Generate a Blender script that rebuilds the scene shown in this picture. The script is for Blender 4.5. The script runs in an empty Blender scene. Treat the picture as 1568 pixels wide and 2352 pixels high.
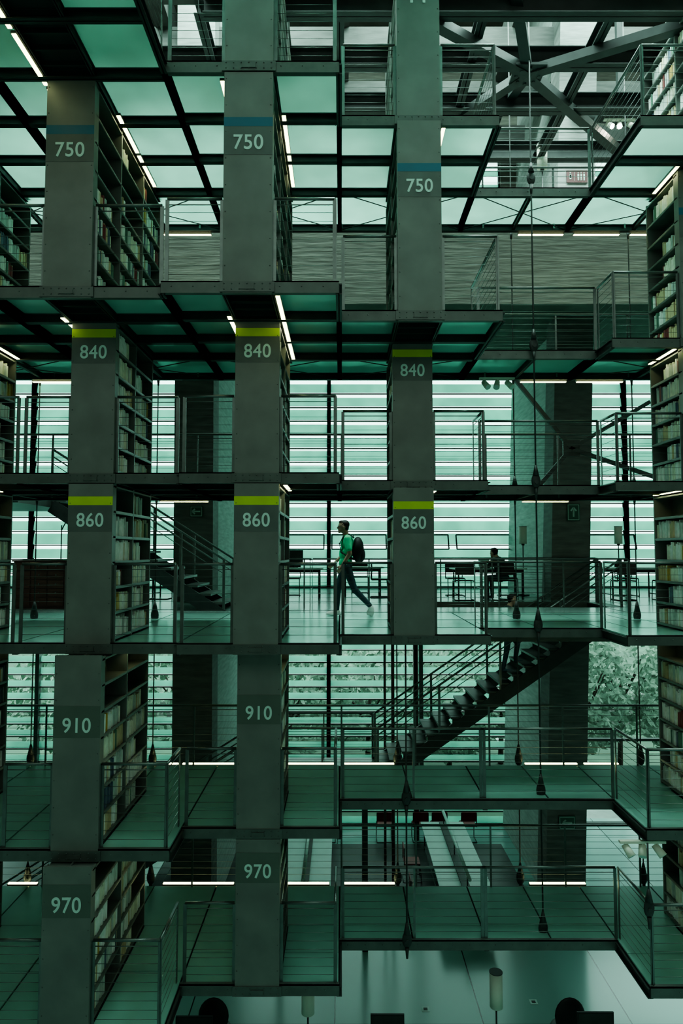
import bpy, math, random
import numpy as np
from mathutils import Vector, Matrix
random.seed(7)
S=bpy.context.scene
# ------------------------------------------------------------------ materials
def newmat(name):
    m=bpy.data.materials.new(name); m.use_nodes=True
    nt=m.node_tree; nt.nodes.clear()
    out=nt.nodes.new('ShaderNodeOutputMaterial')
    return m,nt,out
def pbr(name,col,rough=.5,metal=0.,var=.15,scale=6.,stretch=(1,1,1),bump=0.,spec=.5):
    m,nt,out=newmat(name)
    b=nt.nodes.new('ShaderNodeBsdfPrincipled')
    b.inputs['Roughness'].default_value=rough; b.inputs['Metallic'].default_value=metal
    b.inputs['Specular IOR Level'].default_value=spec
    tc=nt.nodes.new('ShaderNodeTexCoord'); mp=nt.nodes.new('ShaderNodeMapping')
    mp.inputs['Scale'].default_value=stretch
    nz=nt.nodes.new('ShaderNodeTexNoise'); nz.inputs['Scale'].default_value=scale; nz.inputs['Detail'].default_value=5
    cr=nt.nodes.new('ShaderNodeValToRGB')
    cr.color_ramp.elements[0].position=.3; cr.color_ramp.elements[1].position=.7
    cr.color_ramp.elements[0].color=[c*(1-var) for c in col]+[1]
    cr.color_ramp.elements[1].color=[min(1,c*(1+var)) for c in col]+[1]
    l=nt.links.new
    l(tc.outputs['Object'],mp.inputs['Vector']); l(mp.outputs[0],nz.inputs['Vector'])
    l(nz.outputs['Fac'],cr.inputs['Fac']); l(cr.outputs[0],b.inputs['Base Color'])
    if bump:
        bp=nt.nodes.new('ShaderNodeBump'); bp.inputs['Strength'].default_value=bump; bp.inputs['Distance'].default_value=.02
        l(nz.outputs['Fac'],bp.inputs['Height']); l(bp.outputs[0],b.inputs['Normal'])
    l(b.outputs[0],out.inputs[0]); return m
def emis(name,col,st):
    m,nt,out=newmat(name); e=nt.nodes.new('ShaderNodeEmission')
    e.inputs[0].default_value=(*col,1); e.inputs[1].default_value=st
    nt.links.new(e.outputs[0],out.inputs[0]); return m
def frosted(name,col,tr=.75,gloss=.25,rough=.12):
    m,nt,out=newmat(name); l=nt.links.new
    t=nt.nodes.new('ShaderNodeBsdfTranslucent'); d=nt.nodes.new('ShaderNodeBsdfDiffuse'); g=nt.nodes.new('ShaderNodeBsdfGlossy')
    nz=nt.nodes.new('ShaderNodeTexNoise'); nz.inputs['Scale'].default_value=1.3
    tc=nt.nodes.new('ShaderNodeTexCoord'); l(tc.outputs['Object'],nz.inputs['Vector'])
    cr=nt.nodes.new('ShaderNodeValToRGB'); cr.color_ramp.elements[0].position=.35; cr.color_ramp.elements[1].position=.65
    cr.color_ramp.elements[0].color=[c*.85 for c in col]+[1]; cr.color_ramp.elements[1].color=[*col,1]
    l(nz.outputs['Fac'],cr.inputs[0]); l(cr.outputs[0],t.inputs[0]); l(cr.outputs[0],d.inputs[0])
    g.inputs['Roughness'].default_value=rough; g.inputs['Color'].default_value=(.8,1,.95,1)
    m1=nt.nodes.new('ShaderNodeMixShader'); m1.inputs[0].default_value=tr; l(d.outputs[0],m1.inputs[1]); l(t.outputs[0],m1.inputs[2])
    fr=nt.nodes.new('ShaderNodeLayerWeight'); fr.inputs['Blend'].default_value=gloss
    m2=nt.nodes.new('ShaderNodeMixShader'); l(fr.outputs['Fresnel'],m2.inputs[0]); l(m1.outputs[0],m2.inputs[1]); l(g.outputs[0],m2.inputs[2])
    l(m2.outputs[0],out.inputs[0]); return m

STEEL=pbr('painted_steel',(.09,.108,.098),.42,.3,.18,5)
PILLAR=pbr('shelf_end_paint',(.145,.162,.147),.5,.1,.14,3,bump=.05)
PLATE=pbr('number_plate_paint',(.095,.115,.105),.5,.1,.12,5)
DARK=pbr('dark_steel',(.034,.042,.04),.5,.3,.2,5)
RAIL=pbr('rail_steel',(.14,.165,.155),.32,.8,.15,9)
SHELFM=pbr('shelf_board_paint',(.15,.17,.155),.45,.2,.12,6)
CONC=pbr('board_marked_concrete',(.095,.097,.08),.8,0,.3,2.2,(1,1,9),bump=.5)
CONCL=pbr('light_concrete',(.36,.41,.385),.8,0,.2,2.0,(1,1,7),bump=.4)
CONCD=pbr('column_concrete',(.11,.115,.105),.75,0,.3,2.0,(1,1,5),bump=.4)
CONCR=pbr('roof_concrete',(.06,.066,.06),.8,0,.3,2.0,(1,1,5),bump=.4)
GLASSF=frosted('frosted_glass_floor',(.5,.9,.79),.5,.5,.2)
GLASST=frosted('lit_glass_floor',(.74,.94,.87),.82,.35,.12)  # paler glass for the upper floors, skylight brightness put into its colour
SLAT=frosted('frosted_glass_louvre',(.54,.88,.78),.88,.15,.3)
LAMP=emis('fluorescent_tube',(.97,1.,.5),9.0)
SPOT=emis('spot_bulb',(1.,.9,.7),300)
LIME=pbr('lime_band',(.42,.6,.015),.5,0,.06,5)
BLUE=pbr('petrol_blue_band',(.006,.11,.17),.5,0,.06,5)
FAINT=pbr('dull_green_band',(.09,.115,.095),.5,0,.06,5)
NUM=pbr('number_paint',(.5,.68,.62),.6,0,.03,5)
WOOD=pbr('red_brown_wood',(.08,.03,.024),.5,0,.3,4,(1,1,8))
RED=pbr('red_seat',(.2,.018,.022),.5,0,.1,5)
DSEAT=pbr('dark_seat',(.04,.025,.025),.5,0,.1,5)
WHITE=pbr('white_laminate',(.5,.68,.63),.35,0,.05,4)
BLACK=pbr('black_plastic',(.012,.013,.014),.45,0,.1,5)
SHADE=pbr('lamp_shade_paper',(.7,.72,.62),.8,0,.05,4)
READF=pbr('reading_room_floor',(.22,.32,.295),.2,0,.12,1.5)
CARPET=pbr('dark_study_floor',(.02,.026,.026),.35,0,.2,1.5)
GRASS=pbr('grass',(.05,.095,.062),.9,0,.45,.5)
LEAF=pbr('leaves',(.26,.36,.28),.7,0,.4,6)
BARK=pbr('bark',(.05,.04,.03),.9,0,.3,8,bump=.5)
SIGNG=pbr('green_sign',(.02,.07,.045),.5,0,.05,4)
SIGNR=pbr('dark_red_sign',(.07,.012,.014),.5,0,.05,4)
SIGNW=pbr('sign_symbol',(.35,.5,.44),.5,0,.03,4)
BOOKS=[pbr('book_'+n,c,.7,0,.12,14) for n,c in [('white',(.88,.95,.88)),('grey',(.55,.62,.58)),('tan',(.62,.52,.32)),('ochre',(.55,.38,.1)),('maroon',(.25,.06,.06)),('navy',(.1,.14,.2)),('green',(.1,.22,.16)),('cream',(.8,.82,.68))]]
def tilefloor():
    m,nt,out=newmat('polished_stone_floor'); l=nt.links.new
    b=nt.nodes.new('ShaderNodeBsdfPrincipled'); tc=nt.nodes.new('ShaderNodeTexCoord')
    br=nt.nodes.new('ShaderNodeTexBrick'); br.offset=0; br.inputs['Scale'].default_value=1
    br.inputs['Brick Width'].default_value=2.66; br.inputs['Row Height'].default_value=2.66
    br.inputs['Mortar Size'].default_value=.012
    br.inputs['Color1'].default_value=(.28,.48,.44,1); br.inputs['Color2'].default_value=(.23,.41,.375,1); br.inputs['Mortar'].default_value=(.02,.03,.03,1)
    mp=nt.nodes.new('ShaderNodeMapping'); mp.inputs['Location'].default_value=(.12,.6,0)
    l(tc.outputs['Object'],mp.inputs[0]); l(mp.outputs[0],br.inputs[0]); l(br.outputs[0],b.inputs['Base Color'])
    b.inputs['Roughness'].default_value=.2; l(b.outputs[0],out.inputs[0]); return m
GROUND=tilefloor()

# ------------------------------------------------------------------ mesh builder
class MB:
    def __init__(s): s.v=[];s.f=[];s.m=[];s.sm=[]
    def _hexa(s,P,m):
        n=len(s.v); s.v+=[tuple(p) for p in P]
        for q in ((0,3,2,1),(4,5,6,7),(0,1,5,4),(1,2,6,5),(2,3,7,6),(3,0,4,7)):
            s.f.append(tuple(n+i for i in q)); s.m.append(m); s.sm.append(False)
    def box(s,x0,x1,y0,y1,z0,z1,m=0):
        s._hexa([(x0,y0,z0),(x1,y0,z0),(x1,y1,z0),(x0,y1,z0),(x0,y0,z1),(x1,y0,z1),(x1,y1,z1),(x0,y1,z1)],m)
    def obox(s,a,b,w,h,m=0,up=(0,0,1)):
        a=Vector(a);b=Vector(b);d=(b-a).normalized(); side=d.cross(Vector(up))
        if side.length<1e-4: side=Vector((1,0,0))
        side.normalize(); u=side.cross(d)
        P=[]
        for hh in (-h/2,h/2):
            P+=[a-side*w/2+u*hh,a+side*w/2+u*hh,b+side*w/2+u*hh,b-side*w/2+u*hh]
        s._hexa(P,m)
    def cyl(s,a,b,r,m=0,n=8,r2=None,cap=True):
        a=Vector(a);b=Vector(b);r2=r if r2 is None else r2
        d=(b-a).normalized(); t=Vector((0,0,1)) if abs(d.z)<.9 else Vector((1,0,0))
        x=d.cross(t).normalized(); y=d.cross(x)
        k=len(s.v)
        for c,rr in ((a,r),(b,r2)):
            for i in range(n):
                t=2*math.pi*i/n; s.v.append(tuple(c+x*math.cos(t)*rr+y*math.sin(t)*rr))
        for i in range(n):
            j=(i+1)%n; s.f.append((k+i,k+j,k+n+j,k+n+i)); s.m.append(m); s.sm.append(True)
        if cap:
            s.f.append(tuple(k+i for i in reversed(range(n)))); s.m.append(m); s.sm.append(False)
            s.f.append(tuple(k+n+i for i in range(n))); s.m.append(m); s.sm.append(False)
    def ell(s,c,r,m=0,seg=12,ring=8,R=None):
        k=len(s.v); c=Vector(c)
        for i in range(ring+1):
            ph=math.pi*i/ring
            for j in range(seg):
                th=2*math.pi*j/seg
                p=Vector((r[0]*math.sin(ph)*math.cos(th),r[1]*math.sin(ph)*math.sin(th),r[2]*math.cos(ph)))
                if R: p=R@p
                s.v.append(tuple(c+p))
        for i in range(ring):
            for j in range(seg):
                j2=(j+1)%seg
                s.f.append((k+i*seg+j,k+(i+1)*seg+j,k+(i+1)*seg+j2,k+i*seg+j2)); s.m.append(m); s.sm.append(True)
    def path(s,pts,r,m=0,n=8):
        for a,b in zip(pts[:-1],pts[1:]): s.cyl(a,b,r,m,n)
        for p in pts[1:-1]: s.ell(p,(r,r,r),m,8,5)
    def build(s,name,mats,parent=None):
        me=bpy.data.meshes.new(name); me.from_pydata(s.v,[],s.f)
        for m in mats: me.materials.append(m)
        me.polygons.foreach_set('material_index',s.m); me.polygons.foreach_set('use_smooth',s.sm)
        me.update()
        o=bpy.data.objects.new(name,me); S.collection.objects.link(o)
        if parent: o.parent=parent
        return o

# ------------------------------------------------------------------ layout
LZ={4:8.25,3:5.74,2:3.1,1:1.0,0:-1.17,-1:-3.6,-2:-5.57}
MX=[(-6.25,-4.15),(-4.15,-2.08),(-2.08,-.03),(-.03,2.08),(2.08,3.95),(3.95,6.3)]
CX=[-5.35,-3.22,-1.085,1.015,3.05,5.25]
W=.57
YF={3:[6.0,6.0,7.7,8.7,10.5,8.7],
    2:[7.85,7.85,7.7,8.65,10.4,9.8],
    1:[8.75,8.75,8.7,9.65,10.4,9.8],
    0:[8.75,8.75,8.7,9.6,10.4,9.5],
   -1:[8.45,8.45,9.1,10.1,10.1,9.05],
   -2:[8.25,8.25,9.1,10.1,10.1,9.05]}
HAS={3:[1,1,1,1,0,1],2:[1,1,1,1,0,1],1:[1,1,1,1,0,1],0:[1,1,1,1,0,1],-1:[1,1,1,0,0,1],-2:[1,1,1,0,0,1]}
LABEL={3:('PI',7.36,None),2:('750',4.74,BLUE),1:('840',2.57,LIME),0:('860',.385,LIME),-1:('910',-2.13,FAINT),-2:('970',-4.15,FAINT)}
YB=11.7; YS=10.5
# strip lights beside the shelf rows: (level, module, side) -> (start y, number of tubes)
STRIPS={(4,0,-1):(5,3),(4,1,-1):(5,3),(3,0,-1):(6.2,4),(3,0,1):(7.0,2),(3,1,-1):(6.2,3),(3,1,1):(8.5,2),(3,2,-1):(7.85,1),(3,2,1):(8.5,2),(3,3,1):(8.75,1),(3,5,-1):(9.6,1),
 (2,0,1):(9.6,1),(2,1,-1):(8.55,1),(2,2,-1):(8.5,1),(2,2,1):(7.8,3),(2,5,-1):(9.9,1),
 (1,0,1):(9.2,1),(1,1,-1):(9.4,1),(1,2,-1):(9.5,1),(1,2,1):(9.0,1),(1,3,1):(9.9,1),(1,5,-1):(9.85,1),
 (0,2,1):(9.2,1),(0,1,1):(9.2,1),(0,0,1):(9.2,1),(0,5,-1):(9.7,1),(-1,0,1):(9,1),(-1,1,1):(9.5,1),(-1,2,-1):(9.8,1),(-1,5,-1):(9.3,1)}
BACK={3:[(-3.15,-2.3),(3.12,3.93),(4.1,4.92),(5.1,5.9)],2:[(-5.4,-4.6),(3.12,3.93),(4.1,4.92)],1:[(-3.15,-2.3),(3.12,3.93)],0:[(-3.15,-2.3),(-1.0,-.1)],
 -1:[(-5.2,-4.7),(-3.15,-2.75),(-2.7,-1.7),(-1.0,-.1),(.0,.9),(3.1,4.0),(4.1,4.7)],-2:[(-5.6,-5.1),(-3.0,-1.8),(-1.0,-.2),(0,.9),(3.15,4.1)]}
TXT=[]
def label(txt,cx,y,z,parent):
    cu=bpy.data.curves.new('shelf_number','FONT'); cu.body=txt; cu.size=.25; cu.align_x='CENTER'; cu.align_y='CENTER'
    cu.extrude=.002; cu.offset=.003; cu.materials.append(NUM); cu.space_character=1.05
    o=bpy.data.objects.new('shelf_number',cu); S.collection.objects.link(o)
    o.rotation_euler=(math.pi/2,0,0); o.location=(cx,y,z); o.parent=parent; TXT.append((o,.345 if len(txt)==3 else .2,.18))

def bookshelf(L,i):
    cx=CX[i]; yf=YF[L][i]; yb=10.85 if L>=2 else 10.5
    if i==5: yb=10.85
    if i==3: yb=max(yb,10.95)
    z0=LZ[L]; z1=LZ[L+1]-.13
    x0=cx-W/2;x1=cx+W/2
    mb=MB()
    mb.box(x0,x1,yf-.01,yf+.03,z0-.14,z1+.02,0)
    mb.box(x0,x0+.015,yf+.03,yf+.13,z0,z1,0); mb.box(x1-.015,x1,yf+.03,yf+.13,z0,z1,0)
    mb.box(x0,x1,yb-.03,yb,z0,z1,0)
    for xx in (x0+.025,x1-.025,):
        z=z0+.18
        while z<z1:
            mb.ell((xx,yf-.012,z),(.008,.006,.008),3,6,4); z+=.32
    mb.box(x0-.03,x1+.03,yf-.022,yf-.01,z0-.13,z0-.01,3)
    mb.box(cx-.08,cx+.08,yf-.034,yf-.022,z0-.10,z0-.05,3)
    for k in range(7):
        xx=x0+.02+k*(W-.04)/6
        for zz in (z0-.1,z0-.035): mb.ell((xx,yf-.024,zz),(.009,.008,.009),3,6,4)
    ys=[yf+.1]; n=max(1,round((yb-yf)/.95))
    for k in range(1,n+1): ys.append(yf+(yb-yf)*k/n)
    mb.box(cx-.006,cx+.006,yf+.03,yb-.03,z0,z1,1)
    for y in ys[1:-1]: mb.box(x0,x1,y-.015,y+.015,z0,z1,1)
    ns=6 if z1-z0<2.2 else 7
    h=(z1-z0-.08)/ns
    bm=MB()
    dark=(L==2 or L==3)
    wts=[7,3,1.5,.5,.3,.3,.4,5] if not dark else [3,2.5,1.8,.7,1,.9,.9,2]
    for k in range(ns+1):
        zz=z0+.05+k*h
        mb.box(x0,x1,yf+.03,yb-.03,zz-.022,zz,1)
        if k==ns: break
        for s in (-1,1):
            mb.box(cx+s*(W/2-.008)-.004,cx+s*(W/2-.008)+.004,yf+.05,yb-.05,zz-.03,zz+.008,1)
            for a,b in zip(ys[:-1],ys[1:]):
                fill=random.choice([.55,.75,.9,1,1,1]) if k<ns-1 else random.choice([0,.0,.6,.8])
                if L==2 and k>=ns-3: fill*=random.choice([0,.5,1])
                if L==-1 and i==1 and k>=ns-3: fill=0 if k>ns-3 else .8
                if fill==0: continue
                y=a+.03; end=a+.02+(b-a-.05)*fill; base=random.uniform(.2,.26)
                cur=random.choices(range(8),wts)[0]
                while y<end:
                    t=random.choice([.018,.025,.03,.04,.05]); hh=min(h-.04,base+random.uniform(-.03,.04))
                    if random.random()<.4: cur=random.choices(range(8),wts)[0]
                    xo=cx+s*(W/2-.03-random.uniform(0,.025)); xi=cx+s*.05
                    bm.box(min(xo,xi),max(xo,xi),y,min(y+t,end+.02)-.002,zz,zz+hh,cur); y+=t
    o=mb.build('bookshelf',[PILLAR,SHELFM,DARK,STEEL])
    bm.build('books',BOOKS,o)
    txt,zt,band=LABEL[L]
    if band:
        p=MB()
        if band is not FAINT: p.box(x0,x1,yf-.014,yf-.0101,zt+.20,zt+.31,0); p.box(x0,x1,yf-.013,yf-.0101,zt-.14,zt+.20,1)
        else: p.box(x0,x1,yf-.013,yf-.0101,zt-.14,zt+.24,0)
        p.build('colour_band',[band,PLATE],o)
    if L<3 or i==3: label(txt,cx,yf-.017,zt,o)

def beamX(mb,x0,x1,y,z0,z1,m=0,w=.1):
    mb.box(x0,x1,y-w/2,y+w/2,z1-.014,z1,m); mb.box(x0,x1,y-w/2,y+w/2,z0,z0+.014,m); mb.box(x0,x1,y-.006,y+.006,z0,z1,m)
def beamY(mb,x,y0,y1,z0,z1,m=0,w=.08):
    mb.box(x-w/2,x+w/2,y0,y1,z1-.014,z1,m); mb.box(x-w/2,x+w/2,y0,y1,z0,z0+.014,m); mb.box(x-.006,x+.006,y0,y1,z0,z1,m)

def platform(L,i,yf,yb=YB,shelf=True):
    z=LZ[L]; x0,x1=MX[i]; cx=CX[i]; mb=MB(); lm=MB()
    mb.box(x0,x1,yf,yf+.012,z-.125,z+.005,0); mb.box(x0,x1,yf,yf+.07,z-.137,z-.125,0); mb.box(x0,x1,yf,yf+.06,z-.012,z+.005,0)
    for k in range(int((x1-x0)/.25)): mb.ell((x0+.12+k*.25,yf-.002,z-.06),(.008,.008,.008),0,6,4)
    rows=[yf+.03]
    n=max(1,round((YS-yf)/.93)) if YS-yf>.4 else 0
    for k in range(1,n+1): rows.append(yf+.03+(YS-yf-.03)*k/n)
    if L==4: rows=[r for r in rows if r<yb]
    if yb-rows[-1]>.3: rows.append(yb)
    if L==0: rows.append(13.0)
    ye=rows[-1]
    for y in rows[1:]: beamX(mb,x0,x1,y,z-.14,z-.024,1,.09)
    hs=shelf
    for x in (x0,x1): beamY(mb,x,yf+.012,ye,z-.15,z-.022,1,.07)
    if hs:
        for x in (cx-W/2-.0,cx+W/2): beamY(mb,x,yf+.012,min(10.7,ye),z-.13,z-.022,1,.04)
        mb.box(cx-W/2,cx+W/2,yf+.03,min(10.7,ye),z-.03,z-.004,1)
        for k in range(12):
            y=yf+.15+k*.25
            if y<10.6: mb.box(cx-W/2,cx+W/2,y,y+.02,z-.09,z-.03,1)
    for a,b in zip(rows[:-1],rows[1:]):
        if a>=YS-.05 or not hs:
            cells=[(x0,(x0+x1)/2),((x0+x1)/2,x1)]
            beamY(mb,(x0+x1)/2,a,b,z-.12,z-.022,1,.05)
        else: cells=[(x0,cx-W/2),(cx+W/2,x1)]
        for c,d in cells: mb.box(c+.012,d-.012,a+.01,b-.01,z-.02,z,2)
        if a>=YS-.05 and a<11:
            mb.cyl((x0+.05,a,z-.1),(x1-.05,b,z-.1),.008,1,6); mb.cyl((x1-.05,a,z-.1),(x0+.05,b,z-.1),.008,1,6)
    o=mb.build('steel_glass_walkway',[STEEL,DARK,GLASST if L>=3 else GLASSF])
    for s in (-1,1):
        if (L,i,s) in STRIPS:
            x=cx+s*(W/2+.055); y,nn=STRIPS[(L,i,s)]
            for _ in range(nn):
                lm.box(x-.03,x+.03,y,y+.84,z-.13,z-.1,0); lm.box(x-.024,x+.024,y+.01,y+.83,z-.139,z-.13,1); y+=.9
    for a,b in BACK.get(L,[]):
        if x0<=(a+b)/2<x1:
            if L>=0:
                lm.box(a,b,YB+.06,YB+.12,z-.15,z-.11,0); lm.box(a+.01,b-.01,YB+.065,YB+.115,z-.16,z-.15,1)
            else:
                lm.box(a,b,YB+.07,YB+.13,z-.05,z-.01,0); lm.box(a+.01,b-.01,YB+.075,YB+.125,z-.01,z+.004,1)
    if lm.v: lm.build('strip_light',[STEEL,LAMP],o)
    return o

def rail(mb,a,b,z,hgt=1.0,post=True):
    a=Vector((a[0],a[1],z));b=Vector((b[0],b[1],z)); d=b-a; ln=d.length
    if ln<.1: return
    U=Vector((0,0,1))
    mb.cyl(a+U*hgt,b+U*hgt,.019,0,10)
    mb.cyl(a+U*(hgt-.07),b+U*(hgt-.07),.006,0,6)
    for k in range(8): mb.cyl(a+U*(.1+k*.105),b+U*(.1+k*.105),.003,0,5)
    n=max(1,round(ln/1.3))
    dn=d.normalized()
    for k in range(n+1):
        p=a+d*k/n
        mb.obox(p-U*.1,p+U*(hgt-.01),.012,.045 if k in (0,n) else .03,0,up=dn)

for L in (3,2,1,0,-1,-2):
    for i in range(6):
        platform(L,i,YF[L][i],YB,bool(HAS[L][i]) or (L-1>=-2 and HAS[L-1][i]==1) )
        if HAS[L][i]: bookshelf(L,i)
    mb=MB(); z=LZ[L]
    for i in range(6):
        x0,x1=MX[i]; y=YF[L][i]+.05
        if HAS[L][i]:
            rail(mb,(x0+.05,y),(CX[i]-W/2-.02,y),z); rail(mb,(CX[i]+W/2+.02,y),(x1-.05,y),z)
        else: rail(mb,(x0+(.05 if i!=4 or HAS[L][3] else -.05),y),(x1-.0,y),z)
        if i<5:
            y2=YF[L][i+1]+.05
            if abs(y2-y)>.15:
                xx=x1-.05 if y<y2 else x1+.05
                rail(mb,(xx,min(y,y2)),(xx,max(y,y2)),z)
    if L!=0:
        rail(mb,(-6.2,YB-.04),(6.2,YB-.04),z)
    mb.build('guard_rail',[RAIL])
for i in (0,1,2,3,5):  # top walkways out of view, added to shade the levels below
    platform(4,i,4.5,9.0,True)

# ---- hanging rods
def rod(x,y,za,zb,levels,r=.013):
    mb=MB(); mb.cyl((x,y,za),(x,y,zb),r,0,8)
    for z in levels:
        mb.cyl((x,y,z+.3),(x,y,z+.14),.016,0,10,.05); mb.ell((x,y,z+.06),(.07,.03,.12),0,12,8)
        mb.cyl((x,y-.045,z+.04),(x,y+.045,z+.04),.03,0,10)
        mb.cyl((x,y,z-.05),(x,y,z-.2),.03,0,10,.015)
    mb.build('suspension_rod',[DARK])
allz=[LZ[k] for k in (3,2,1,0,-1,-2)]
rod(2.95,10.32,-5.6,16,allz)
rod(.93,10.02,-5.6,LZ[0]-.1,[LZ[-1],LZ[-2]])
for x in (-5.3,-3.22,.95,3.02,5.1): rod(x,YB+.16,-5.6,LZ[3] if x<2 else 16,allz[1:] if x<2 else allz,.011)
rod(3.93,9.0,-4.62,-3.75,[-4.62])

# ---- L4 frame and roof trusses
mb=MB()
for y,z0,z1 in ((9.5,7.75,8.05),(10.55,7.75,8.05),(11.65,7.75,8.05),(13.4,7.9,8.25)):
    beamX(mb,-6.3 if y>9.6 else -2.0,9,y,z0,z1,0,.2)
for x in (-4.15,-2.08,-.03,2.08,3.95,6.3): beamY(mb,x,9.5,13.4,7.8,8.02,0,.14)
node=(3.0,10.6,7.7)
for t in ((1.2,9.5,7.75),(1.2,13.2,7.9),(5.4,9.5,7.75),(5.6,13.2,7.9),(3.0,16,9.5),(2.2,8.6,8.2)):
    mb.obox(node,t,.16,.14,0)
mb.box(2.75,3.25,10.35,10.85,7.66,7.7,0)
for k in range(8):
    a=k*math.pi/4; mb.cyl((3+.18*math.cos(a),10.6+.18*math.sin(a),7.62),(3+.18*math.cos(a),10.6+.18*math.sin(a),7.66),.03,0,8)
mb.build('roof_truss',[DARK])
mb=MB()
for k in range(4):
    y=14.5+k*2.0; mb.box(-13,13,y,y+.35,12.4,13.2,0)
for x in (-9,-4.5,0,4.5,9): mb.box(x-.2,x+.2,13,21.5,13.2,14.0,0)
mb.cyl((1.5,15,9.2),(6.5,18,13),.12,1,10); mb.cyl((7,14,9),(3.5,19,13),.12,1,10)
mb.build('roof_beam',[CONCR,DARK])

mb=MB(); n=(4.23,12.5,1.88)
for t in ((3.2,12.5,3.2),(3.5,12.5,1.05),(6.2,12.5,1.2),(5.7,12.5,2.75)): mb.obox(n,t,.07,.07,0)
mb.box(4.08,4.38,12.47,12.53,1.73,2.03,0)
mb.build('cross_brace',[DARK])

# ------------------------------------------------------------------ room shell
GZ=-8.45; WY=21.5
mb=MB(); mb.box(-14,14,-7,WY+.6,GZ-.3,GZ,0); mb.box(-14,4.6,15.4,20.2,GZ,GZ+.012,1); mb.build('floor',[GROUND,CARPET])
mb=MB(); mb.box(-14.4,-14,-7,WY,GZ,17,0); mb.build('wall_left',[CONC])
mb=MB(); mb.box(14,14.4,-7,WY,GZ,17,0); mb.build('wall_right',[CONC])
mb=MB(); mb.box(-14.4,14.4,-7.4,-7,GZ,17,0); mb.build('wall_front',[CONC])
mb=MB(); mb.box(-14.4,14.4,-7.4,WY+.4,17,17.3,0); mb.build('ceiling',[CONC])
mb=MB()
def slab(x0,x1,y0,y1,z0,z1): mb.box(x0,x1,y0,y1,z0,z1-.01,0); mb.box(x0,x1,y0,y1,z1-.01,z1,1)
slab(-14,14,13.05,14.2,-1.72,-1.17); slab(-14,1.2,14.2,15.8,-1.72,-1.17); slab(5.9,14,14.2,15.8,-1.72,-1.17); slab(-14,14,15.8,WY,-1.72,-1.17)
mb.build('reading_room_slab',[CONCD,READF])
mb=MB(); mb.box(-14,14,12.55,13.0,4.62,6.3,0); mb.box(-14,14,13.0,WY,5.6,6.3,0)
mb.build('gallery_slab',[CONC])
def column(xb,slope,z0,z1,y0,w,d,fin,name):
    mb=MB()
    X=lambda z: xb+slope*(z-GZ)
    def sh(xa,xw,ya,yb_,m,za=z0,zb=z1):
        mb._hexa([(X(za)+xa,ya,za),(X(za)+xa+xw,ya,za),(X(za)+xa+xw,yb_,za),(X(za)+xa,yb_,za),(X(zb)+xa,ya,zb),(X(zb)+xa+xw,ya,zb),(X(zb)+xa+xw,yb_,zb),(X(zb)+xa,yb_,zb)],m)
    sh(0,w,y0,y0+d,0,z0,6.3); sh(0,w,y0,y0+d,2,6.3,z1)  # paler tone above the gallery slab paints in the light on the column
    sh(fin[0],fin[1],y0+d,WY,1)
    mb.build(name,[CONCD,CONCL,pbr('lit_column_concrete',(.22,.24,.225),.8,0,.25,2,(1,1,7),bump=.4)])
column(4.63,.034,GZ,17,16,.9,.7,(.33,.25),'concrete_column')
column(-3.88,-.006,GZ,17,16,.92,.7,(.67,.25),'concrete_column')
column(-13.2,0,GZ,17,16,.92,.7,(.67,.25),'concrete_column')
mb=MB()
mb.box(-14,14,WY,WY+.4,5.6,11.2,0); mb.box(-14,14,WY,WY+.4,13.4,14.9,0); mb.box(-14,14,WY,WY+.4,16.1,17,0)
for a,b in ((-14,-8),(-5,4.2),(5.15,7.6),(10.6,14)): mb.box(a,b,WY,WY+.4,11.2,13.4,0)
for a,b in ((-14,-3),(-2.2,6.1),(7.3,10.4),(11.4,14)): mb.box(a,b,WY,WY+.4,14.9,16.1,0)
mb.box(-14,14,WY,WY+.4,-1.72,-1.17,0)
mb.build('wall_back',[CONC])
def louvres(x0,x1,z0,z1,idx,sp=.44,hh=.27,nm=1):
    mb=MB(); z=z0+.05; k=0
    while z+hh<z1:
        t=hh if k%3 else hh*1.15
        mb.obox((x0,WY+.12,z+t/2),(x1,WY+.12,z+t/2),.014,t,0,up=(0,.22,1))
        mb.box(x0,x1,WY+.08,WY+.16,z-.045,z-.01,1)
        z+=sp; k+=1
    for q in range(nm+1):
        x=x0+(x1-x0)*q/nm
        mb.box(x-.06,x+.06,WY-.02,WY+.2,z0,z1,1)
    mb.box(x0,x1,WY+.04,WY+.2,z0,z0+.06,1); mb.box(x0,x1,WY+.04,WY+.2,z1-.06,z1,1)
    mb.build('window_%d'%idx,[SLAT,STEEL])
louvres(-9.8,-.4,-1.17,5.6,1,.44,.3); louvres(-.4,9.0,-1.17,5.6,2,.44,.3); louvres(9.0,14,-1.17,5.6,3,.44,.3); louvres(-14,-9.8,-1.17,5.6,9,.44,.3)
louvres(-14,-.4,GZ,-1.72,4,.38,.17,3); louvres(-.4,5.35,GZ,-1.72,5,.38,.17,2)
mb=MB()
for x in (5.45,7.35,11.0,14): mb.box(x-.04,x+.04,WY+.04,WY+.2,GZ,-1.72,0)
for z in (GZ,-1.8,-5.9): mb.box(5.45,14,WY+.04,WY+.2,z,z+.07,0)
mb.build('window_6',[DARK])
mb=MB()
for a,b in ((4.2,5.15),(7.6,10.6),(-8,-5)):
    for x in (a,b): mb.box(x-.05,x+.05,WY+.1,WY+.2,11.2,13.4,1)
    for z in (11.3,11.75,12.2): mb.box(a,b,WY+.1,WY+.13,z,z+.16,0)
mb.build('window_7',[SLAT,DARK])
mb=MB()
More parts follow.
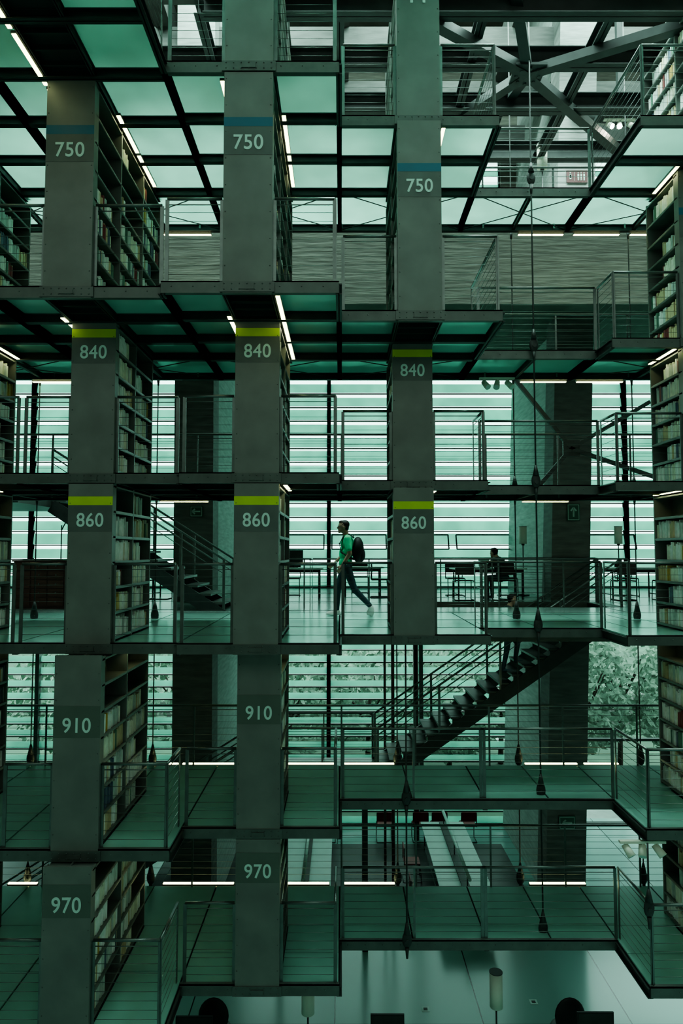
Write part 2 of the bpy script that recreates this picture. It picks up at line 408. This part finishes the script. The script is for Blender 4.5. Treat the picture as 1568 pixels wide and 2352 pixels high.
for k in range(9):
    x=-8.1+k*1.95
    z0,z1=.05,.5
    for a,b in (((x,WY,z0),(x+1.7,WY,z0)),((x,WY,z1),(x+1.7,WY,z1)),((x,WY,z0),(x,WY,z1)),((x+1.7,WY,z0),(x+1.7,WY,z1))):
        p=Vector(a);q=Vector(b)
        if a[2]==z0: p.y-=.18
        if b[2]==z0: q.y-=.18
        mb.obox(p,q,.04,.04,0,up=(0,1,0) if a[2]==b[2] else (1,0,0))
mb.build('window_8',[DARK])
mb=MB(); mb.cyl((2.2,20.5,GZ),(2.2,20.5,-1.72),.08,0,12); mb.cyl((1.2,16.2,GZ),(1.2,16.2,-1.72),.04,0,10); mb.cyl((1.0,16.0,GZ),(1.0,16.0,-1.72),.03,0,10)
mb.build('service_pipe',[pbr('brown_pipe',(.08,.05,.04),.4,.2,.1,5)])

# ------------------------------------------------------------------ stairs
def stair(x0,z0,x1,z1,y0,y1,name,steps):
    mb=MB()
    for y in (y0,y1):
        mb.obox((x0,y,z0-.12),(x1,y,z1-.12),.05,.26,0)
    for k in range(steps):
        t=(k+.5)/steps; x=x0+(x1-x0)*t; z=z0+(z1-z0)*(k+1)/steps
        run=abs(x1-x0)/steps
        mb.box(x-run*.55,x+run*.55,y0,y1,z-.045,z,1)
        for y in (y0,y1): mb.box(x-run*.45,x+run*.1,y-.02,y+.02,z-(z1-z0)/steps-.05,z-.04,0)
    for y in (y0,y1):
        for h,r in ((1.0,.022),(.86,.014),(.72,.008)):
            mb.cyl((x0,y,z0+h),(x1,y,z1+h),r,2,8)
        for k in range(5):
            t=k/4; x=x0+(x1-x0)*t; z=z0+(z1-z0)*t; mb.obox((x,y,z-.1),(x,y,z+1.0),.05,.014,2)
    mb.build(name,[DARK,STEEL,RAIL])
stair(.75,-4.66,5.85,-1.17,14.35,15.65,'staircase',20)
stair(-1.5,-4.66,-7.6,GZ,14.35,15.65,'staircase',22)
stair(-2.3,-1.17,-5.7,1.0,13.4,14.6,'staircase',13)
mb=MB(); mb.box(-1.5,.75,14.3,15.7,-4.85,-4.66,0)
for x in (-1.3,.5): mb.box(x-.06,x+.06,14.9,15.1,GZ,-4.85,1)
mb.build('stair_landing',[WHITE,DARK])
mb=MB(); rail(mb,(-1.5,14.35),(.7,14.35),-4.66); rail(mb,(-1.5,15.65),(.7,15.65),-4.66); mb.build('landing_guard_rail',[RAIL])
mb=MB(); rail(mb,(-2.1,14.1),(5.9,14.1),-1.17,1.0); rail(mb,(1.1,15.9),(5.9,15.9),-1.17,1.0); rail(mb,(1.15,14.1),(1.15,15.9),-1.17)
rail(mb,(-.6,13.1),(-.6,14.1),-1.17)
mb.build('stair_guard_rail',[RAIL])
mb=MB(); mb.box(-8,-5.7,12,14.7,.85,1.0,0); mb.build('stair_landing',[STEEL])

# ------------------------------------------------------------------ furniture
def chair(x,y,z,rot,name='reading_chair',seat=None):
    mb=MB(); r=.012
    for s in (-1,1):
        mb.path([(s*.22,.2,.85),(s*.22,.2,.45),(s*.22,-.2,.45),(s*.22,-.24,.012),(s*.22,.22,.012)],r,1,8)
    mb.cyl((-.22,.22,.012),(.22,.22,.012),r,1); mb.cyl((-.22,-.2,.45),(.22,-.2,.45),r,1)
    mb.box(-.21,.21,-.21,.2,.45,.475,0); mb.box(-.21,.21,.185,.21,.6,.86,0)
    o=mb.build(name,[seat or DSEAT,DARK]); o.location=(x,y,z); o.rotation_euler=(0,0,rot); return o
def table(x0,x1,y0,y1,z,h=.75,name='reading_table',rail_=False):
    mb=MB(); mb.box(x0,x1,y0,y1,z+h-.035,z+h,0)
    mb.box(x0+.1,x1-.1,y0+.08,y0+.1,z+h-.11,z+h-.035,1); mb.box(x0+.1,x1-.1,y1-.1,y1-.08,z+h-.11,z+h-.035,1)
    for x in (x0+.1,x1-.1):
        for y in (y0+.09,y1-.09): mb.cyl((x,y,z),(x,y,z+h-.03),.02,1)
        mb.cyl((x,y0+.09,z+.1),(x,y1-.09,z+.1),.015,1)
    if rail_:
        cx=(x0+x1)/2
        mb.box(cx-.09,cx+.09,y0+.1,y1-.1,z+h,z+h+.05,1)
        for y in (y0+.4,(y0+y1)/2,y1-.4): mb.cyl((cx,y,z+h),(cx,y,z+h+.4),.015,1)
        mb.cyl((cx,y0+.1,z+h+.4),(cx,y1-.1,z+h+.4),.04,0,12)
    return mb.build(name,[WHITE,DARK])
F0=-1.17
table(2.75,4.5,16.6,17.5,F0); table(-1.95,-.45,16.6,17.5,F0); table(6.5,7.9,16.6,17.5,F0); table(-5.9,-4.6,17,17.9,F0)
for x,y,r in ((2.9,16.3,math.pi),(4.3,17.8,0),(2.95,17.8,0),(-1.7,16.3,math.pi),(-1.3,17.8,0),(.95,17.2,math.pi/2),(.5,18.8,0),(6.7,16.3,math.pi),(7.4,17.8,0),(7.7,16.3,math.pi),(-4.4,16.7,math.pi)): chair(x,y,F0,r)
table(.0,1.1,17.6,18.4,F0)
def monitor(x,y,z,s=1,rot=0):
    mb=MB(); mb.box(-.24*s,.24*s,-.015,.015,.12,.44,0); mb.box(-.22*s,.22*s,-.018,-.0149,.14,.42,1)
    mb.cyl((0,.02,0),(0,.02,.2),.02,0); mb.box(-.12,.12,-.08,.1,0,.015,0)
    o=mb.build('computer_monitor',[BLACK,DARK]); o.location=(x,y,z); o.rotation_euler=(0,0,rot)
monitor(-1.2,17.1,F0+.75)
mb=MB(); mb.box(3.42,3.7,16.85,17.05,F0+.75,F0+.765,0); mb.obox((3.56,17.06,F0+.76),(3.56,17.14,F0+.97),.28,.01,0,up=(0,1,0)); mb.build('laptop',[WHITE])
mb=MB(); x0,x1=-6.65,-5.6; mb.box(x0,x1,13.9,14.5,F0,F0+.95,0); mb.box(x0-.03,x1+.03,13.87,14.53,F0+.95,F0+.98,0)
for r in range(5):
    for c in range(3):
        a=x0+.03+c*.34; zz=F0+.06+r*.18
        mb.box(a,a+.31,13.885,13.9,zz,zz+.155,1); mb.cyl((a+.155,13.87,zz+.08),(a+.155,13.885,zz+.08),.015,2)
mb.build('card_catalogue',[WOOD,pbr('drawer_wood',(.1,.04,.03),.5,0,.3,5,(1,1,8)),RAIL])
mb=MB(); mb.box(-5.95,-5.7,14.0,14.3,F0+.98,F0+1.0,0); mb.cyl((-5.82,14.2,F0+1.0),(-5.82,14.2,F0+1.7),.012,1); mb.cyl((-5.82,14.2,F0+1.6),(-5.7,14.1,F0+1.75),.012,1); mb.build('desk_lamp',[WHITE,DARK])

def floor_lamp(x,y,z,h=1.8,sh=.45,r=.1):
    mb=MB(); mb.cyl((0,0,0),(0,0,.03),.15,1,20); mb.cyl((0,0,.03),(0,0,h-sh),.014,1,8)
    mb.cyl((0,0,h-sh),(0,0,h),r,0,20); mb.cyl((0,0,h),(0,0,h+.01),r+.005,1,20)
    mb.cyl((0,0,h-sh-.04),(0,0,h-sh),.04,1,12)
    o=mb.build('floor_lamp',[SHADE,DARK]); o.location=(x,y,z)
floor_lamp(4.75,17.9,F0); floor_lamp(7.25,17.9,F0,1.8); floor_lamp(4.0,13.2,6.3,1.8,.5)
floor_lamp(2.42,11.1,GZ,1.85,.52); floor_lamp(-.52,11.0,GZ,1.72,.42)
table(2.25,3.45,15.5,19.9,GZ,.75,'long_reading_table',True); table(-1.45,-.25,15.5,19.9,GZ,.75,'long_reading_table',True)
table(-5.6,-4.4,15.5,19.9,GZ,.75,'long_reading_table',True)
for x in (1.25,2.3,2.85,3.7,-1.2,-.4): chair(x,20.5,GZ,math.pi,seat=RED)
for k in range(2):
    chair(1.8,16.4+k*1.7,GZ,math.pi/2,seat=RED)
def office_chair(x,y,z,rot=0):
    mb=MB()
    for k in range(5):
        a=k*2*math.pi/5; mb.obox((0,0,.09),(.28*math.cos(a),.28*math.sin(a),.05),.04,.03,0); mb.ell((.28*math.cos(a),.28*math.sin(a),.03),(.03,.03,.03),0)
    mb.cyl((0,0,.08),(0,0,.45),.03,0); mb.ell((0,0,.48),(.25,.25,.06),0,16,8); mb.ell((0,-.24,.82),(.25,.05,.3),0,16,10); mb.obox((0,-.1,.42),(0,-.27,.7),.06,.03,0)
    o=mb.build('office_chair',[BLACK]); o.location=(x,y,z); o.rotation_euler=(0,0,rot)
office_chair(-2.1,11.9,GZ); office_chair(3.75,11.9,GZ)
for x in (-2.45,.75,4.1):
    table(x-.8,x+.8,10.7,11.4,GZ,.75,'computer_desk'); 
monitor(-2.3,11.1,GZ+.75,1.2); monitor(.72,11.15,GZ+.75,1.1); monitor(4.0,11.2,GZ+.75,1.2)
for x,y in ((1.55,13.1),(3.6,13.3)):
    mb=MB(); mb.box(x-.07,x+.07,y-.07,y+.07,GZ,GZ+.006,0); mb.box(x-.035,x+.035,y-.03,y+.03,GZ+.006,GZ+.012,1); mb.build('floor_socket',[WHITE,DARK])
def spots(x,y,z,lit=False):
    mb=MB(); mb.box(-.3,.3,-.03,.03,-.03,0,0)
    for dx,rx in ((-.2,.3),(0,-.2),(.2,.4)):
        a=Vector((dx,0,-.03)); b=a+Vector((0,0,-.08)); mb.cyl(a,b,.012,0)
        d=Vector((rx,-.5,-.6)).normalized(); mb.cyl(b-d*.06,b+d*.1,.045,0,12,.055); mb.cyl(b+d*.1,b+d*.101,.045,1,12)
    o=mb.build('track_spotlight',[SHADE,SPOT if lit else WHITE]); o.location=(x,y,z)
spots(2.65,11.5,2.95); spots(3.95,9.2,-3.8); spots(5.35,12.7,8.3,True); spots(7.0,8.9,5.55)
mb=MB(); mb.box(4.9,5.8,12.6,12.8,8.3,8.36,0); mb.box(5.3,5.4,12.6,12.7,8.36,17,0); mb.build('light_track',[DARK])

# ------------------------------------------------------------------ signs
def arrow_sign(x,y,z,w,h,ang,name='arrow_sign'):
    mb=MB(); mb.box(-w/2,w/2,-.02,0,-h/2,h/2,0)
    for a,b,c,d in ((-w/2+.02,w/2-.02,h/2-.03,h/2-.02),(-w/2+.02,w/2-.02,-h/2+.02,-h/2+.03),(-w/2+.02,-w/2+.03,-h/2+.02,h/2-.02),(w/2-.03,w/2-.02,-h/2+.02,h/2-.02)):
        mb.box(a,b,-.023,-.02,c,d,1)
    ca,sa=math.cos(ang),math.sin(ang); s=min(w,h)*.36
    def P(u,v): return (u*ca-v*sa,-.024,u*sa+v*ca)
    for a,b in (((-s,0),(s,0)),((s,0),(s*.3,s*.6)),((s,0),(s*.3,-s*.6))):
        mb.obox(P(*a),P(*b),.006,.035,1,up=(0,1,0)) ; mb.obox(P(*a),P(*b),.035,.006,1,up=(0,1,0))
    o=mb.build(name,[SIGNG,SIGNW]); o.location=(x,y,z)
arrow_sign(5.43,15.98,.9,.3,.4,math.pi/2); arrow_sign(-3.4,15.98,.92,.3,.26,math.pi); arrow_sign(5.15,15.98,-6.2,.38,.3,math.pi)
mb=MB(); mb.box(5.42,5.92,15.96,15.98,8.85,9.15,0)
mb.box(5.49,5.53,15.95,15.96,8.93,9.05,1); mb.ell((5.51,15.955,9.085),(.018,.01,.018),1,8,6)
mb.box(5.485,5.535,15.95,15.96,8.96,9.04,1)
for k,xx in enumerate((5.7,5.77,5.84)):
    mb.box(xx-.018,xx+.018,15.95,15.96,8.96,9.06,1); mb.ell((xx,15.955,9.085),(.016,.01,.016),1,8,6); mb.box(xx-.014,xx-.004,15.95,15.96,8.9,8.96,1); mb.box(xx+.004,xx+.014,15.95,15.96,8.9,8.96,1)
mb.box(5.608,5.612,15.95,15.96,8.89,9.11,1)
mb.build('restroom_sign',[SIGNR,SIGNW])

# ------------------------------------------------------------------ people
def person(name,prims,mats,voxel=.012,loc=(0,0,0),rot=0,parts=None):
    mb=MB()
    for p in prims:
        if p[0]=='c':
            _,a,b,ra,rb,m=p; mb.cyl(a,b,ra,0,14,rb); mb.ell(a,(ra,)*3,0,14,10); mb.ell(b,(rb,)*3,0,14,10)
        else: mb.ell(p[1],p[2],0,16,12)
    tmp=mb.build(name+'_tmp',[])
    md=tmp.modifiers.new('r','REMESH'); md.mode='VOXEL'; md.voxel_size=voxel
    sm=tmp.modifiers.new('s','SMOOTH'); sm.factor=.5; sm.iterations=3
    dg=bpy.context.evaluated_depsgraph_get(); ev=tmp.evaluated_get(dg)
    me=bpy.data.meshes.new_from_object(ev); bpy.data.objects.remove(tmp)
    n=len(me.polygons); C=np.empty(n*3); me.polygons.foreach_get('center',C); C=C.reshape(-1,3)
    best=np.full(n,1e9); idx=np.zeros(n,int)
    for p in prims:
        if p[0]=='c':
            a=np.array(p[1]);b=np.array(p[2]);d=b-a; t=np.clip(((C-a)@d)/(d@d),0,1)
            dist=np.linalg.norm(C-(a+t[:,None]*d),axis=1)-(p[3]+(p[4]-p[3])*t); m=p[5]
        else:
            r=np.array(p[2]); q=(C-np.array(p[1]))/r; dist=(np.linalg.norm(q,axis=1)-1)*r.min(); m=p[3]
        k=np.abs(dist)<best; best[k]=np.abs(dist)[k]; idx[k]=m
    for m in mats: me.materials.append(m)
    me.polygons.foreach_set('material_index',idx.astype(np.int32)); me.polygons.foreach_set('use_smooth',np.ones(n,bool)); me.update()
    me.name=name
    o=bpy.data.objects.new(name,me); S.collection.objects.link(o); o.location=loc; o.rotation_euler=(0,0,rot)
    return o
def head_prims(c,f=-1,skin=0,hair=1):
    x,y,z=c
    return [('e',(x-f*.005,y,z+.02),(.095,.075,.095),skin),('e',(x+f*.03,y,z-.05),(.06,.055,.06),skin),
     ('e',(x+f*.1,y,z-.015),(.018,.012,.022),skin),('e',(x+f*.085,y,z-.06),(.014,.022,.01),skin),('e',(x+f*.07,y,z-.095),(.025,.025,.018),skin),
     ('e',(x-f*.005,y-.078,z-.01),(.018,.01,.03),skin),('e',(x-f*.005,y+.078,z-.01),(.018,.01,.03),skin),
     ('e',(x-f*.03,y,z+.045),(.088,.08,.083),hair),('e',(x+f*.02,y,z+.09),(.06,.062,.032),hair),('e',(x-f*.055,y,z-.01),(.05,.066,.07),hair)]
def hand_prims(w,d,side,m=0):
    w=Vector(w);d=Vector(d).normalized();s=Vector(side).normalized(); out=[]
    s=(s-d*s.dot(d)).normalized(); nrm=d.cross(s)
    out.append(('c',tuple(w),tuple(w+d*.07),.024,.03,m))
    for k,(o,l) in enumerate(((.028,.07),(.01,.08),(-.01,.075),(-.028,.06))):
        a=w+d*.08+s*o; b=a+d*l*.55+nrm*.01; c=b+d*l*.35+nrm*.028
        out+= [('c',tuple(a),tuple(b),.0095,.009,m),('c',tuple(b),tuple(c),.009,.008,m)]
    a=w+d*.03+s*.025; b=a+d*.035+s*.03; c=b+d*.03+s*.008
    out+=[('c',tuple(a),tuple(b),.013,.011,m),('c',tuple(b),tuple(c),.011,.009,m)]
    return out
SKIN=pbr('skin',(.45,.28,.2),.6,0,.06,8); HAIR=pbr('dark_hair',(.015,.012,.01),.6,0,.2,30)
GREEN=pbr('green_polo',(.1,.75,.38),.8,0,.1,12); JEAN=pbr('dark_jeans',(.03,.06,.075),.85,0,.15,15)
SHOE=pbr('white_sneaker',(.8,.82,.8),.6,0,.1,10); BAG=pbr('black_nylon',(.01,.012,.013),.6,0,.2,20); DCL=pbr('dark_jacket',(.02,.025,.025),.8,0,.2,10)
P=head_prims((-.03,0,1.60))
P+=[('c',(.0,0,1.53),(.03,0,1.42),.055,.06,0),
 ('e',(.045,0,1.30),(.125,.17,.17),2),('c',(.05,-.13,1.39),(.05,.13,1.39),.065,.065,2),('e',(.02,0,1.12),(.125,.155,.18),2),('e',(.015,0,.96),(.125,.165,.12),2),
 ('c',(.045,-.17,1.38),(.07,-.215,1.2),.068,.06,2),('c',(.07,-.215,1.2),(.085,-.225,1.12),.046,.042,0),('c',(.085,-.225,1.12),(-.04,-.215,.92),.042,.028,0),
 ('c',(.045,.17,1.38),(.02,.215,1.2),.068,.06,2),('c',(.02,.215,1.2),(.0,.225,1.12),.046,.042,0),('c',(.0,.225,1.12),(-.17,.2,.96),.042,.028,0),
 ('e',(.02,0,.9),(.12,.16,.09),3),
 ('c',(.0,.085,.88),(-.12,.085,.5),.09,.06,3),('c',(-.12,.085,.5),(-.145,.085,.12),.06,.047,3),
 ('c',(.03,-.085,.88),(.17,-.085,.48),.09,.06,3),('c',(.17,-.085,.48),(.44,-.085,.2),.06,.045,3),
 ('c',(-.13,.085,.06),(-.3,.085,.04),.05,.036,4),('e',(-.2,.085,.028),(.15,.05,.028),4),
 ('c',(.47,-.085,.15),(.42,-.085,.055),.047,.036,4),('e',(.475,-.085,.1),(.05,.048,.11),4)]
P+=hand_prims((-.05,-.215,.91),(-.5,.05,-.8),(-.8,.1,.5)); P+=hand_prims((-.18,.2,.95),(-.7,0,-.6),(-.5,-.1,.8))
YM=12.35
man=person('walking_man',P,[SKIN,HAIR,GREEN,JEAN,SHOE],.009,(.06,YM,F0))
g=MB()
for s in (-1,1):
    g.ell((-.112,s*.032,1.607),(.006,.01,.007),1,10,8)
    for k in range(10):
        a=k*math.pi/5;b=(k+1)*math.pi/5
        g.cyl((-.125,s*.034+.022*math.cos(a),1.607+.016*math.sin(a)),(-.125,s*.034+.022*math.cos(b),1.607+.016*math.sin(b)),.003,0,6)
    g.cyl((-.125,s*.056,1.61),(-.03,s*.08,1.61),.003,0,6)
g.cyl((-.126,-.012,1.61),(-.126,.012,1.61),.003,0,6)
g.build('glasses',[BLACK,WHITE],man)
b=MB(); b.ell((.235,0,1.19),(.11,.15,.235),0,24,16); b.ell((.3,0,1.1),(.07,.11,.13),0,20,12)
for s in (-1,1):
    pts=[(.17,s*.09,1.4),(.08,s*.1,1.465),(-.03,s*.1,1.42),(-.095,s*.105,1.3),(-.07,s*.13,1.15),(.06,s*.165,1.05),(.17,s*.1,1.02)]
    for a,c in zip(pts[:-1],pts[1:]): b.obox(a,c,.045,.012,0,up=(-1,0,.3)); b.ell(c,(.015,.022,.015),0,8,6)
b.path([(.15,-.03,1.42),(.17,0,1.46),(.15,.03,1.42)],.008,0)
b.build('backpack',[BAG],man)
P=head_prims((.1,0,1.56),1)
P+=[('c',(.07,0,1.5),(.02,0,1.38),.055,.06,0),('e',(.0,0,1.26),(.13,.18,.18),2),('c',(.0,-.14,1.36),(.0,.14,1.36),.065,.065,2),('e',(-.01,0,1.05),(.125,.16,.18),2),('e',(-.02,0,.93),(.125,.165,.12),2),
 ('c',(0,-.18,1.35),(-.08,-.23,1.1),.062,.048,2),('c',(-.08,-.23,1.1),(.1,-.22,.95),.045,.03,2),
 ('c',(0,.18,1.35),(.1,.24,1.1),.062,.048,2),('c',(.1,.24,1.1),(.28,.24,1.05),.045,.03,2),
 ('c',(.0,.085,.86),(.22,.085,.62),.09,.062,3),('c',(.22,.085,.62),(.17,.085,.28),.062,.047,3),('c',(.17,.085,.22),(.32,.085,.2),.045,.035,3),
 ('c',(-.02,-.085,.86),(-.06,-.085,.47),.09,.06,3),('c',(-.06,-.085,.47),(-.14,-.085,.1),.06,.045,3),('c',(-.13,-.085,.05),(.04,-.085,.035),.045,.033,3)]
P+=hand_prims((.11,-.22,.94),(.6,0,-.4),(.3,0,.9)); P+=hand_prims((.3,.24,1.05),(.9,0,-.1),(.2,0,.9))
person('stair_climber',P,[SKIN,HAIR,DCL,JEAN],.012,(3.62,14.95,-2.62))
P=head_prims((-.22,0,1.12),-1)
P+=[('c',(-.17,0,1.06),(-.1,0,.98),.052,.058,0),('e',(-.06,0,.86),(.13,.18,.17),2),('c',(-.1,-.14,.95),(-.1,.14,.95),.062,.062,2),('e',(.02,0,.66),(.13,.16,.16),2),('e',(.05,0,.54),(.14,.17,.1),3),
 ('c',(-.1,-.18,.93),(-.18,-.24,.8),.06,.048,2),('c',(-.18,-.24,.8),(-.38,-.1,.8),.045,.03,2),('c',(-.1,.18,.93),(-.18,.24,.8),.06,.048,2),('c',(-.18,.24,.8),(-.38,.1,.8),.045,.03,2),
 ('c',(.02,-.09,.54),(-.38,-.1,.52),.085,.06,3),('c',(-.38,-.1,.52),(-.33,-.1,.1),.058,.045,3),('c',(-.33,-.1,.05),(-.48,-.1,.035),.045,.033,3),
 ('c',(.02,.09,.54),(-.38,.1,.52),.085,.06,3),('c',(-.38,.1,.52),(-.36,.1,.1),.058,.045,3),('c',(-.36,.1,.05),(-.5,.1,.035),.045,.033,3)]
P+=hand_prims((-.38,-.1,.8),(-1,.2,0),(0,1,.2)); P+=hand_prims((-.38,.1,.8),(-1,-.2,0),(0,-1,.2))
person('seated_reader',P,[SKIN,HAIR,DCL,JEAN],.012,(3.8,16.3,F0),-.9)
chair(3.8,16.3,F0,math.pi*1.5-.9)

# ------------------------------------------------------------------ outside
mb=MB(); mb.box(-90,90,WY+.6,160,GZ-.4,GZ-.1,0); mb.box(7,10,WY+.8,34,GZ-.1,GZ-.08,1); mb.build('garden_ground',[GRASS,CONCL])
def tree(x,y,h,r,n=1400):
    mb=MB(); z=GZ-.1; mb.cyl((x,y,z),(x+.1,y,z+h*.6),.12,1,8,.06)
    for k in range(5):
        a=k*1.3; mb.cyl((x,y,z+h*.4),(x+r*.6*math.cos(a),y+r*.6*math.sin(a),z+h*.75),.05,1,6,.02)
    for k in range(n):
        while True:
            p=Vector((random.uniform(-1,1),random.uniform(-1,1),random.uniform(-1,1)))
            if p.length<1: break
        p=p.normalized()*(p.length**.4); c=Vector((x+p.x*r,y+p.y*r,z+h*.62+p.z*h*.42))
        d=Vector((random.gauss(0,1),random.gauss(0,1),random.gauss(0,1))).normalized()*.2; e=d.orthogonal().normalized()*.09
        n0=len(mb.v); mb.v+=[tuple(c-d),tuple(c+e),tuple(c+d),tuple(c-e)]; mb.f.append((n0,n0+1,n0+2,n0+3)); mb.m.append(0); mb.sm.append(False)
    mb.build('garden_tree',[LEAF,BARK])
for x,y,h,r in ((8.8,25.5,5.6,1.7),(10.8,27,6.2,2),(6.4,28,5.2,1.8),(4,26,3.8,1.7),(1,27,4.6,2.3),(-2,26,4.9,2.4),(-6,27,5.2,2.5),(-10,26,5.2,2.4),(12.5,25,5,1.8),(3,30,6,2.5),(-4,31,6,3)): tree(x,y,h,r)
mb=MB()
mb.box(-14,16,34,34.5,GZ-.1,GZ+1.4,0); mb.build('garden_wall',[CONCD])

# ------------------------------------------------------------------ light
w=bpy.data.worlds.new('overcast_sky'); S.world=w; w.use_nodes=True
bg=w.node_tree.nodes['Background']; bg.inputs[0].default_value=(.62,1.,.88,1); bg.inputs[1].default_value=4.4
def area(name,loc,rot,sx,sy,col,e):
    l=bpy.data.lights.new(name,'AREA'); l.shape='RECTANGLE'; l.size=sx; l.size_y=sy; l.color=col; l.energy=e
    o=bpy.data.objects.new(name,l); S.collection.objects.link(o); o.location=loc; o.rotation_euler=rot
area('skylight',(1,10.5,16.6),(0,0,0),22,8,(.66,1,.88),19000)
area('camera_side_fill',(0,-6.3,9),(math.radians(78),0,0),22,12,(.82,1,.88),760)  # fill light added behind the camera, not a window
S.view_settings.view_transform='AgX'
try: S.view_settings.look='AgX - Medium High Contrast'
except Exception: pass

# ------------------------------------------------------------------ camera
cam=bpy.data.cameras.new('camera'); co=bpy.data.objects.new('camera',cam); S.collection.objects.link(co)
cam.sensor_fit='VERTICAL'; cam.sensor_height=36; cam.sensor_width=24; cam.lens=24; cam.clip_end=300
co.location=(0,0,0); co.rotation_euler=(math.radians(93.25),0,0); S.camera=co
bpy.context.view_layer.update()
for o,wd,ht in TXT:
    d=o.dimensions; o.scale=(wd/max(d.x,.01),ht/max(d.y,.01),1)
